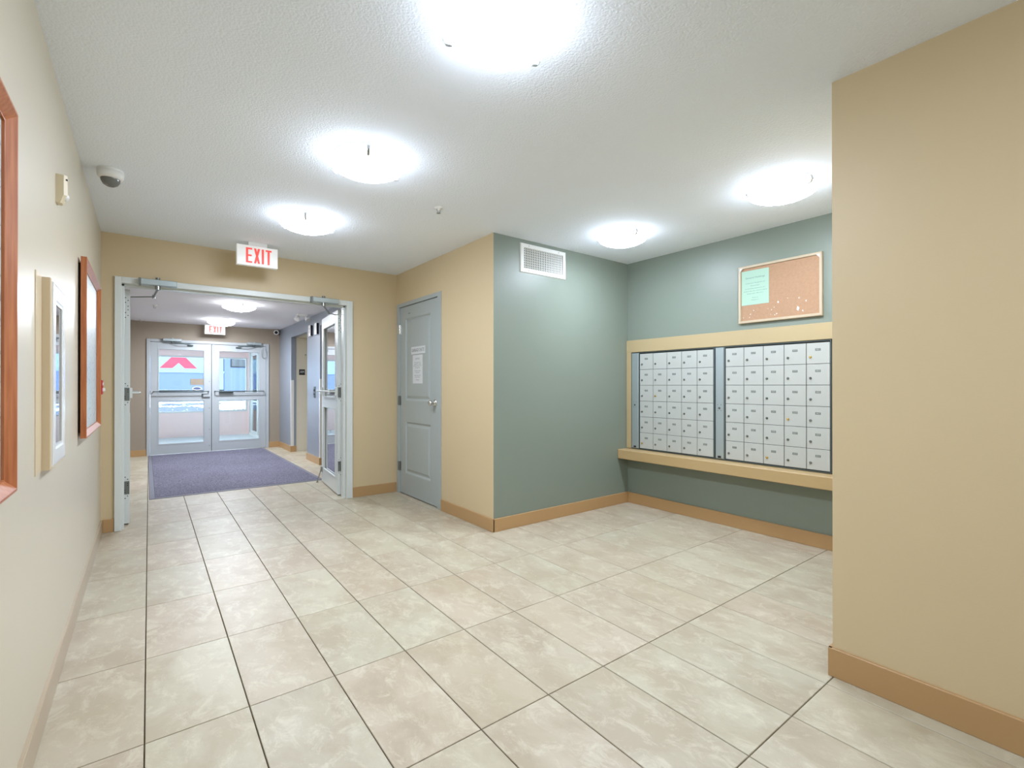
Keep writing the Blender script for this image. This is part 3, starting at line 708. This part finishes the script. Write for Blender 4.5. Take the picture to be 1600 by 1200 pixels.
# ================================================================== LEFT WALL THINGS
fl_ = facing_px(L)
def frame_picture(name, y0, y1, z0, z1, d, label, gap=.006):
    r = thing(name, (L, (y0+y1)/2, z0), label, 'picture')
    c = MB(); c.ring(fl_, y0, y1, z0, z1, [(0, gap), (0, d), (.006, d), (.030, d-.018), (.034, d-.018), (.034, gap)]); part('picture_frame', c, 'wood', r)
    c = MB(); c.fbox(fl_, y0+.030, y1-.030, z0+.030, z1-.030, gap, d-.024); part('picture_sheet', c, 'draw', r)
    c = MB(); c.fbox(fl_, y0+.03, y1-.03, z0+.03, z1-.03, .0005, gap); part('gap_shadow_back', c, 'dark', r)  # dark sheet stands in for the shadow between frame and wall
    return r
frame_picture('framed_picture', -.20, .952, .918, 1.862, .032, 'large orange wood framed picture cut by the left edge of the photo')
p2 = frame_picture('framed_picture', 2.66, 3.70, .900, 1.872, .036, 'orange wood framed plan on the left wall nearest the double door', gap=.011)

fc = thing('extinguisher_cabinet', (L, 1.69, .89), 'cream wall cabinet with a narrow glass window on the left wall', 'cabinet')
c = MB(); c.fbox(fl_, 1.425, 1.96, .884, 1.560, 0, .003, 0, bev=.001)
part('flange', c, 'cab', fc)
c = MB(); c.ring(fl_, 1.530, 1.858, .888, 1.556, [(0, .003), (0, .024), (.003, .027), (.045, .027), (.045, .003)]); part('cabinet_box', c, 'cab', fc)
c = MB(); c.ring(fl_, 1.540, 1.848, .898, 1.546, [(0, .026), (.002, .031), (.010, .032), (.055, .032), (.062, .029), (.070, .029), (.070, .022), (0, .022)])
dr = part('cabinet_door', c, 'cabw', fc)
c = MB(); c.fbox(fl_, 1.608, 1.780, .965, 1.479, .0225, .0255); part('window_glass', c, 'cglass', dr)
c = MB(); c.fbox(fl_, 1.600, 1.790, .955, 1.489, .004, .006); part('cabinet_back', c, 'alud', fc)

# motion detector
md = thing('motion_sensor', (L, 1.89, 1.915), 'small ivory motion sensor high on the left wall', 'sensor')
Fm = facing_px(L)
m = MB()
pr_ = [(1.867, 0), (1.867, .024), (1.877, .034), (1.905, .034), (1.914, .024), (1.914, 0)]
def prism(mb, prof, z0, z1, mi=0):
    k = len(prof); vs = [Fm.p(a, z0, b) for a, b in prof]+[Fm.p(a, z1, b) for a, b in prof]
    mb.add(vs, [tuple(range(k)), tuple(range(k, 2*k))[::-1]]+[(i, k+i, k+(i+1) % k, (i+1) % k) for i in range(k)], mi)
prism(m, pr_, 1.950, 2.030)
k = 6; vs = [Fm.p(a, 1.950, b) for a, b in pr_]+[Fm.p(a, 1.917, b*.55) for a, b in pr_]
m.add(vs, [tuple(range(6, 12))]+[(i, (i+1) % 6, 6+(i+1) % 6, 6+i) for i in range(6)])
part('sensor_body', m, 'ivory', md)
m = MB(); m.lathe(Fr(Fm.p(1.891, 1.947, .022), (0, 1, 0), (1, 0, 0)), [(.017, 0), (.016, .008), (.010, .014), (0, .017)], 14); part('sensor_lens', m, 'white', md)
m = MB(); m.fbox(Fm, 1.872, 1.880, 2.010, 2.016, .029, .035); part('indicator_slot', m, 'black', md)

# fire alarm pull station
ps = thing('fire_alarm_pull_station', (L, 3.98, 1.13), 'small red and white pull station beyond the framed plan', 'alarm')
m = MB(); m.fbox(fl_, 3.93, 4.03, 1.115, 1.225, 0, .030, 0, bev=.005); part('station_box', m, 'redp', ps)
m = MB(); m.fbox(fl_, 3.945, 4.015, 1.14, 1.165, .030, .042, 0, bev=.003); m.fbox(fl_, 3.945, 4.015, 1.185, 1.205, .030, .033); part('pull_handle', m, 'white', ps)

# dome camera
dc = thing('dome_camera', (-.157, 2.832, H), 'white dome security camera on the lobby ceiling by the left wall', 'camera')
fz = facing_mz(H, -.157, 2.832)
m = MB(); m.lathe(fz, [(.060, 0), (.062, .004), (.062, .010), (.059, .011), (.059, .013), (.062, .015), (.060, .040), (.052, .050), (.046, .052), (0, .052)], 36); part('camera_housing', m, 'white', dc)
m = MB(); m.lathe(fz, [(.046, .050), (.044, .066), (.034, .083), (.018, .093), (0, .096)], 32); part('dome', m, 'smoke', dc)
# sprinklers
def sprinkler(x, y, z, label):
    r = thing('sprinkler_head', (x, y, z), label, 'sprinkler', 'ceiling sprinkler heads')
    fz = facing_mz(z, x, y)
    m = MB(); m.lathe(fz, [(.030, 0), (.030, .003), (.012, .006), (.009, .022), (0, .023)], 18); part('escutcheon', m, 'white', r)
    m = MB(); m.tube([fz.p(-.010, 0, .006), fz.p(-.013, 0, .022), fz.p(-.003, 0, .036)], .0025, 6); m.tube([fz.p(.010, 0, .006), fz.p(.013, 0, .022), fz.p(.003, 0, .036)], .0025, 6)
    m.lathe(Fr(fz.p(0, 0, .036), (1, 0, 0), (0, 0, -1), (0, 1, 0)), [(.014, 0), (.015, .002), (0, .003)], 14); part('deflector', m, 'steel', r)
    return r
sprinkler(1.625, 2.200, H, 'small white sprinkler head in the middle of the lobby ceiling')
sprinkler(.10, 7.32, HV, 'sprinkler head on the near part of the vestibule ceiling')
sprinkler(-.06, 9.18, HV, 'sprinkler head in the far left corner of the vestibule ceiling')

# ================================================================== EXIT SIGNS
def letters(mb, F_, u0, u1, v0, v1, n, mi):
    h = v1-v0; tot = u1-u0; lw = tot/4.15; st = lw*.36; g = (tot-3*lw-st)/3.0
    def q(pts): mb.poly(F_, pts, n, n+.0008, mi)
    x = u0
    q([(x, v0), (x+st, v0), (x+st, v1), (x, v1)])
    for a, b in ((v0, v0+st*.85), (v0+h*.44, v0+h*.44+st*.8), (v1-st*.85, v1)): q([(x+st, a), (x+lw*(.92 if a == v0+h*.44 else 1), a), (x+lw*(.92 if a == v0+h*.44 else 1), b), (x+st, b)])
    x += lw+g
    q([(x, v0), (x+st, v0), (x+lw, v1), (x+lw-st, v1)]); mb.poly(F_, [(x+lw-st, v0), (x+lw, v0), (x+st, v1), (x, v1)], n+.0009, n+.0012, mi)
    x += lw+g
    q([(x, v0), (x+st, v0), (x+st, v1), (x, v1)])
    x += st+g
    q([(x+(lw-st)/2, v0), (x+(lw+st)/2, v0), (x+(lw+st)/2, v1-st*.85), (x+(lw-st)/2, v1-st*.85)]); q([(x, v1-st*.85), (x+lw, v1-st*.85), (x+lw, v1), (x, v1)])
def exit_sign(x0, x1, y, z0, z1, ztop, label):
    r = thing('exit_sign', ((x0+x1)/2, y, ztop), label, 'exit sign')
    F_ = facing_my(y); w_ = x1-x0
    m = MB(); m.fbox(F_, x0, x1, z0, z1, -.045, 0, 0, bev=.003); part('sign_housing', m, 'signw', r)
    m = MB(); letters(m, F_, x0+w_*.215, x1-w_*.155, z0+(z1-z0)*.13, z1-(z1-z0)*.12, .0006, 0); part('lettering', m, 'red', r, label='red letters EXIT')
    m = MB(); m.fbox(F_, x0+w_*.28, x1-w_*.27, z1, ztop, -.042, -.003, 0); part('ceiling_canopy', m, 'white', r)
    return r
exit_sign(.617, .935, 3.88, 2.218, 2.390, H, 'white EXIT sign with red letters hanging before the open double door')
exit_sign(.816, 1.123, 9.07, 2.085, 2.245, HV, 'smaller looking EXIT sign above the far glass entrance')

# ================================================================== SIGNS ON THE GREY DOOR
m = MB(); m.fbox(fd, -3.925, -3.613, 1.513, 1.590, -.0085, -.0045); m.text(fd, 'GARBAGE CHUTE', .050, -3.769, 1.5515, -.0042, 1, sx=.72)
o = part('door_sign', m, ['paper', 'inkd'], loc=(S, 3.769, 1.513)); tag(o, 'white GARBAGE CHUTE sign on the grey door', 'sign')
m = MB(); m.fbox(fd, -3.892, -3.670, 1.205, 1.502, -.0085, -.0062)
for t, s_, zz in (('NOTICE', .026, 1.462), ('Please bag and tie all', .0175, 1.425), ('garbage before putting', .0175, 1.407), ('it down the chute. Do not', .0175, 1.389), ('leave bags here', .0175, 1.371), ('No boxes, no glass', .0175, 1.338), ('or loose litter', .0175, 1.320), ('Large items must be', .0175, 1.290), ('taken to the bin', .0175, 1.272), ('Thank you', .0175, 1.243)):
    m.text(fd, t, s_, -3.781, zz, -.0059, 1, sx=1.0)
o = part('paper_notice', m, ['paper', 'ink'], loc=(S, 3.781, 1.205)); tag(o, 'tall white printed notice taped below the garbage chute sign', 'notice')
m = MB(); m.fbox(fd, -3.845, -3.745, 1.505, 1.510, -.0062, -.0052); m.fbox(fd, -3.85, -3.72, 1.200, 1.210, -.0062, -.0052)
m = MB(); m.fbox(fd, -4.00, -3.955, 1.955, 1.960, n0, n0+.002); part('door_scuff', m, 'inkd', bpy.data.objects['door_2'])

# ================================================================== VESTIBULE THINGS
mt = thing('floor_mat', (.91, 7.42, 0), 'large charcoal entrance mat with rubber edge in the vestibule', 'mat')
bz0 = Fr((0, 0, 0), (1, 0, 0), (0, 0, 1), (0, 1, 0))
c = MB(); c.ring(bz0, .035, 1.785, 5.455, 9.345, [(0, .0005), (.004, .006), (.05, .007), (.05, .0005)]); part('rubber_border', c, 'rubber', mt)
c = MB(); c.fbox(bz0, .083, 1.737, 5.503, 9.297, .0005, .011, 0, bev=.003); part('mat_pile', c, 'carpet', mt)

fw = facing_mx(W)
# corner guards
for yy, lab in ((8.44, 'white corner guard on the far slate wall end, by the far doors'), (6.65, 'white corner guard on the slate wall end behind the open glass leaf')):
    g = MB(); g.fbox(fw, -yy-.038, -yy+.002, BH, 1.285, 0, .0025); g.fbox(facing_my(yy), W-.002, W+.045, BH, 1.285, 0, .0025)
    o = part('corner_guard', g, 'cabw', loc=(W, yy, BH)); tag(o, lab, 'corner guard', 'white corner guards')
# two projecting flag signs
for k, (yy, lab) in enumerate(((7.10, 'white and black wall flag sign, the one nearer the far doors'), (6.77, 'white and black wall flag sign, the one nearer the open leaf'))):
    r = thing('flag_sign', (W, yy, 1.955), lab, 'sign', 'pair of flag signs over the vestibule wall')
    g = MB(); g.fbox(fw, -yy-.075, -yy+.045, 1.955, 2.130, 0, .035, 0, bev=.006); part('sign_box', g, 'white', r)
    g = MB(); g.fbox(facing_my(yy-.046), W-.033, W-.001, 1.960, 2.126, 0, .004); part('side_plate', g, 'black', r)
    g = MB(); g.text(fw, '1' if k else '2', .10, -yy-.012, 2.045, .0353, 0, sx=.9); part('numeral', g, 'black', r)
# call plate
r = thing('call_plate', (W, 6.93, 1.02), 'small grey call button plate on the slate vestibule wall', 'switch')
g = MB(); g.fbox(fw, -6.975, -6.895, 1.00, 1.17, 0, .008, 0, bev=.002); part('plate', g, 'alud', r)
g = MB()
for zz in (1.055, 1.115): g.lathe(Fr(fw.p(-6.935, zz, .008), (0, -1, 0), (-1, 0, 0)), [(.014, 0), (.014, .008), (0, .009)], 14)
part('button', g, 'black', r)
# washroom style sign and thermostat on the cream wall
fcw = facing_my(8.45)
r = thing('wall_sign', (2.255, 8.45, 1.38), 'small black sign with white letters on the cream side wall', 'sign')
g = MB(); g.fbox(fcw, 2.205, 2.305, 1.378, 1.480, 0, .006, 0, bev=.002); part('sign_plate', g, 'black', r)
g = MB(); g.text(fcw, 'AM', .062, 2.255, 1.432, .0064, 0, sx=.8); part('lettering', g, 'paper', r)
r = thing('wall_switch', (2.31, 8.45, 1.69), 'small cream control plate above the black sign', 'switch')
g = MB(); g.fbox(fcw, 2.275, 2.355, 1.690, 1.805, 0, .007, 0, bev=.002); part('plate', g, 'cream', r)
g = MB(); g.lathe(Fr(fcw.p(2.313, 1.745, .007), (1, 0, 0), (0, -1, 0)), [(.012, 0), (.010, .008), (0, .009)], 12); part('key_switch', g, 'hinge', r)
# emergency light with two heads
r = thing('emergency_light', (1.90, 7.0, HV), 'white twin head emergency light on the vestibule ceiling', 'light')
fz = facing_mz(HV, 1.90, 7.0)
g = MB(); g.fbox(fz, -.07, .07, -.05, .05, 0, .025, 0, bev=.004); part('canopy', g, 'white', r)
for dx, aim in ((-.055, (-.4, -.5, -.75)), (.055, (.35, -.6, -.75))):
    a = Vector(aim).normalized(); o_ = fz.p(dx, 0, .03); u = a.orthogonal().normalized(); v = a.cross(u)
    g = MB(); g.tube([fz.p(dx*.8, 0, .02), fz.p(dx, 0, .045)], .008, 8); g.lathe(Fr(o_, u, a, v), [(.012, 0), (.025, .015), (.040, .060), (.042, .072), (.036, .072), (0, .066)], 20); part('lamp_head', g, 'white', r)
# far bullet camera
r = thing('bullet_camera', (2.0, F, 2.24), 'small white security camera in the far right corner by the entrance', 'camera')
a = Vector((-.35, -.9, -.12)).normalized(); u = a.orthogonal().normalized(); v = a.cross(u)
g = MB(); g.lathe(Fr((2.02, F-.03, 2.215), u, a, v), [(.03, 0), (.045, .02), (.045, .09), (.042, .10), (.030, .095), (0, .095)], 20); g.tube([(2.03, F, 2.225), (2.02, F-.04, 2.215)], .012, 8); part('camera_housing', g, 'white', r)
g = MB(); g.lathe(Fr(Vector((2.02, F-.03, 2.215))+a*.095, u, a, v), [(.030, .0), (.022, .008), (0, .012)], 18); part('camera_lens', g, 'black', r)
# papers on the far left leaf
f3p = facing_my(F-.012+.019)
m = MB(); m.fbox(f3p, .625, .838, 1.195, 1.306, .0008, .0025); m.fbox(f3p, .625, .63, 1.195, 1.306, .0025, .003, 1)
o = part('paper_notice', m, ['taupe', 'ink'], loc=(.73, F, 1.195)); tag(o, 'beige card taped inside the left glass of the far entrance', 'notice')
m = MB(); fo_ = Fr((.728, F-.012+.019, 1.135), (1, 0, 0), (0, -1, 0)); vs = [fo_.p(.078*math.cos(2*PI*k/24), .034*math.sin(2*PI*k/24), n) for n in (.0008, .002) for k in range(24)]
m.add(vs, [tuple(range(24))[::-1], tuple(range(24, 48))]+[(k, (k+1) % 24, 24+(k+1) % 24, 24+k) for k in range(24)])
vs2 = [fo_.p(.055*math.cos(2*PI*k/24), .020*math.sin(2*PI*k/24), .0023) for k in range(24)]; m.add(vs2, [tuple(range(24))], 1)
o = part('oval_sticker', m, ['paper', 'truckb'], loc=(.728, F, 1.10)); tag(o, 'oval blue and white sticker below the beige card on the far glass', 'sticker')

# ================================================================== OUTER VESTIBULE
c = MB(); c.box((L-.1, F+.14, -.011), (2.2, OV, 0)); struct('floor_outer', c, 'asph', 'pale floor of the outer porch', 'floor')
c = MB(); c.box((L-.2, F+.14, -.01), (L-.08, OV+.12, .5)); c.box((L-.2, F+.14, 1.95), (L-.08, OV+.12, 2.3)); c.box((L-.2, F+.14, .5), (L-.08, F+.5, 1.95)); c.box((L-.2, OV-.2, .5), (L-.08, OV+.12, 1.95)); struct('wall_outer_left', c, 'pink', 'pale left wall of the outer porch', 'wall')
w2 = tag(thing('window_added', (L-.1, 11, .5), 'unseen side window added to let daylight into the outer porch', 'window'), kind='structure')  # added glazing, out of view, brightens the porch interior
c = MB(); c.ring(facing_px(L-.12), F+.5, OV-.2, .5, 1.95, [(0, -.03), (0, .02), (.04, .02), (.04, -.03)]); part('window_frame', c, 'whitep', w2)
c = MB(); c.fbox(facing_px(L-.14), F+.53, OV-.23, .53, 1.92, 0, .006); part('glass_pane', c, 'glass', w2)
c = MB(); c.box((L-.2, F+.14, 2.22), (2.25, OV+.12, 2.34)); struct('ceiling_outer', c, 'pink', 'pale ceiling of the outer porch', 'ceiling')
wx0, wx1, wz0, wz1 = -.15, 2.0, .560, 1.872
c = MB(); c.box((L-.2, OV, -.3), (2.2, OV+.12, wz0)); c.box((L-.2, OV, wz1), (2.2, OV+.12, 2.3)); c.box((L-.2, OV, wz0), (wx0, OV+.12, wz1)); c.box((wx1, OV, wz0), (2.2, OV+.12, wz1))
struct('wall_outer_window', c, 'pink', 'pale knee wall and pier around the porch window', 'wall')
c = MB(); c.fbox(facing_my(OV), L-.08, 2.02, 0, .12, 0, .012); struct('baseboard_outer', c, 'pink', 'pale baseboard under the porch window', 'baseboard')
w1 = tag(thing('window_1', (.92, OV, wz0), 'wide porch window looking onto snow and a truck', 'window'), kind='structure')
fo3 = facing_my(OV+.03)
c = MB(); c.ring(fo3, wx0, wx1, wz0, wz1, [(0, -.05), (0, .02), (.035, .02), (.035, -.05)]); c.fbox(fo3, 1.14, 1.20, wz0+.03, wz1-.03, -.04, .01); part('window_frame', c, 'whitep', w1)
for a, b in ((wx0+.03, 1.145), (1.195, wx1-.03)):
    c = MB(); c.fbox(fo3, a, b, wz0+.03, wz1-.03, -.02, -.014); part('glass_pane', c, 'glass', w1)
# side wall of the porch with a glazed door
c = MB(); SX = 2.03
c.box((SX, 12.42, -.01), (SX+.12, OV, 2.3)); c.box((SX, F+.14, -.01), (SX+.12, 10.2, 2.3)); c.box((SX, 10.2, 2.06), (SX+.12, 12.42, 2.3))
struct('wall_outer_right', c, 'pink', 'pale right wall of the outer porch', 'wall')
d4 = tag(thing('door_4', (SX, 11.3, 0), 'white glazed side door and sidelight of the outer porch', 'door'), kind='structure')
fs = facing_mx(SX-.01)
c = MB(); c.ring(fs, -12.42, -10.2, 0, 2.06, [(0, -.1), (0, .015), (.06, .015), (.06, -.1)]); c.fbox(fs, -11.42, -11.36, 0, 2.03, -.1, .012); part('door_frame', c, 'whitep', d4)
c = MB(); c.ring(fs, -12.35, -11.43, .01, 2.0, [(0, -.05), (0, -.005), (.10, -.005), (.10, -.05)]); lf = part('door_leaf', c, 'whitep', d4)
c = MB(); c.fbox(fs, -12.26, -11.52, .10, 1.91, -.03, -.024); part('glass_pane', c, 'glass', lf)
c = MB(); c.fbox(fs, -11.37, -10.25, .05, 2.01, -.03, -.024); part('glass_pane', c, 'glass', d4)

# ================================================================== OUTSIDE
GZ = .44
c = MB(); c.box((-30, OV+.12, -.6), (40, 90, GZ)); c.box((SX+.3, F+.2, -.6), (40, OV+.12, GZ-.02))
o = part('ground', c, 'snow'); tag(o, 'snow covered ground outside', 'ground', kind='structure')
random.seed(3)
c = MB()
def stone(mb, x, y, z, s):
    vs = [Vector((random.uniform(.6, 1)*dx, random.uniform(.6, 1)*dy, random.uniform(.5, .9)*dz))*s+Vector((x, y, z)) for dx, dy, dz in ((1,0,0),(0,1,0),(-1,0,0),(0,-1,0),(0,0,.8),(0,0,-.5))]
    mb.add(vs, [(0,1,4),(1,2,4),(2,3,4),(3,0,4),(1,0,5),(2,1,5),(3,2,5),(0,3,5)])
for k in range(4200):
    x = random.uniform(-2, 4.2); edge = 18.6+.8*math.sin(x*2.1)+.5*math.sin(x*5.3+1) - max(0, x-1.0)*1.6
    y = random.uniform(13.2, 19.8)
    if y < edge: stone(c, x, y, GZ+.01, random.uniform(.03, .085))
o = part('stone_bed', c, 'stone', kind='stuff'); tag(o, 'bed of blue grey stones in the snow below the porch window', 'stones')
o['kind'] = 'stuff'
# stray twigs of brown grass on the snow
c = MB()
for k in range(60):
    x = random.uniform(.3, 2.4); y = random.uniform(20.4, 22.5); a = random.random()*6.3
    c.tube([(x, y, GZ), (x+.25*math.cos(a), y+.25*math.sin(a), GZ+.05), (x+.5*math.cos(a), y+.5*math.sin(a), GZ+.02)], .012, 4)
o = part('dead_grass', c, 'stone', kind='stuff'); tag(o, 'grey dead grass and twigs poking through the snow', 'grass')

# delivery truck: box body on the left, cab on the right
TY = 26.0; ft = facing_my(TY)
tr = thing('delivery_truck', (1.5, TY+1.2, GZ), 'pale box truck with red chevron stripe parked outside', 'truck')
c = MB(); c.fbox(ft, -4.2, 2.98, 1.84, 4.0, -2.4, 0, 0, bev=.03); c.fbox(ft, -4.2, 2.98, 1.0, 1.80, -2.4, -.02, 1, bev=.02); c.fbox(ft, -4.22, 3.0, 1.79, 1.88, -2.42, .02, 0); c.fbox(ft, 2.80, 2.98, 1.0, 1.80, -.1, .0, 0)
part('cargo_box', c, ['truckw', 'truckb'], tr)
c = MB()
for sgn in (-1, 1):
    xa = 1.196
    c.poly(ft, [(xa, 2.235), (xa+sgn*.235, 1.99), (xa+sgn*.715, 1.99), (xa+sgn*.0, 2.80)][::sgn], .001, .004)
part('chevron_stripe', c, 'chev', tr)
c = MB()
c.poly(ft, [(3.005, .95), (6.0, .95), (6.0, 1.75), (5.6, 2.05), (4.75, 2.9), (3.005, 2.9)], -2.3, -.02, 0); part('cab', c, 'truckb', tr)
cabp = [o for o in tr.children if o.name.startswith('cab')][0]
c = MB(); c.ring(ft, 3.27, 4.55, 2.08, 2.72, [(0, -.02), (0, .01), (.05, .01), (.05, -.02)]); part('window_trim', c, 'tyre', cabp)
c = MB(); c.fbox(ft, 3.31, 4.51, 2.12, 2.68, -.015, 0); part('side_window', c, 'winglass', cabp)
c = MB(); c.fbox(ft, -4.1, 5.9, .80, .98, -2.1, -.2); part('chassis', c, 'tyre', tr)
for xx in (-2.9, -1.8, 5.1):
    for nn in (-.15, -1.95):
        c = MB(); c.lathe(Fr(ft.p(xx, GZ+.48, nn-.28), (1, 0, 0), (0, -1, 0)), [(.30, 0), (.46, .02), (.48, .06), (.48, .22), (.46, .26), (.26, .27), (.24, .22), (0, .22)], 24); part('wheel', c, 'tyre', tr)
bpy.context.view_layer.update()
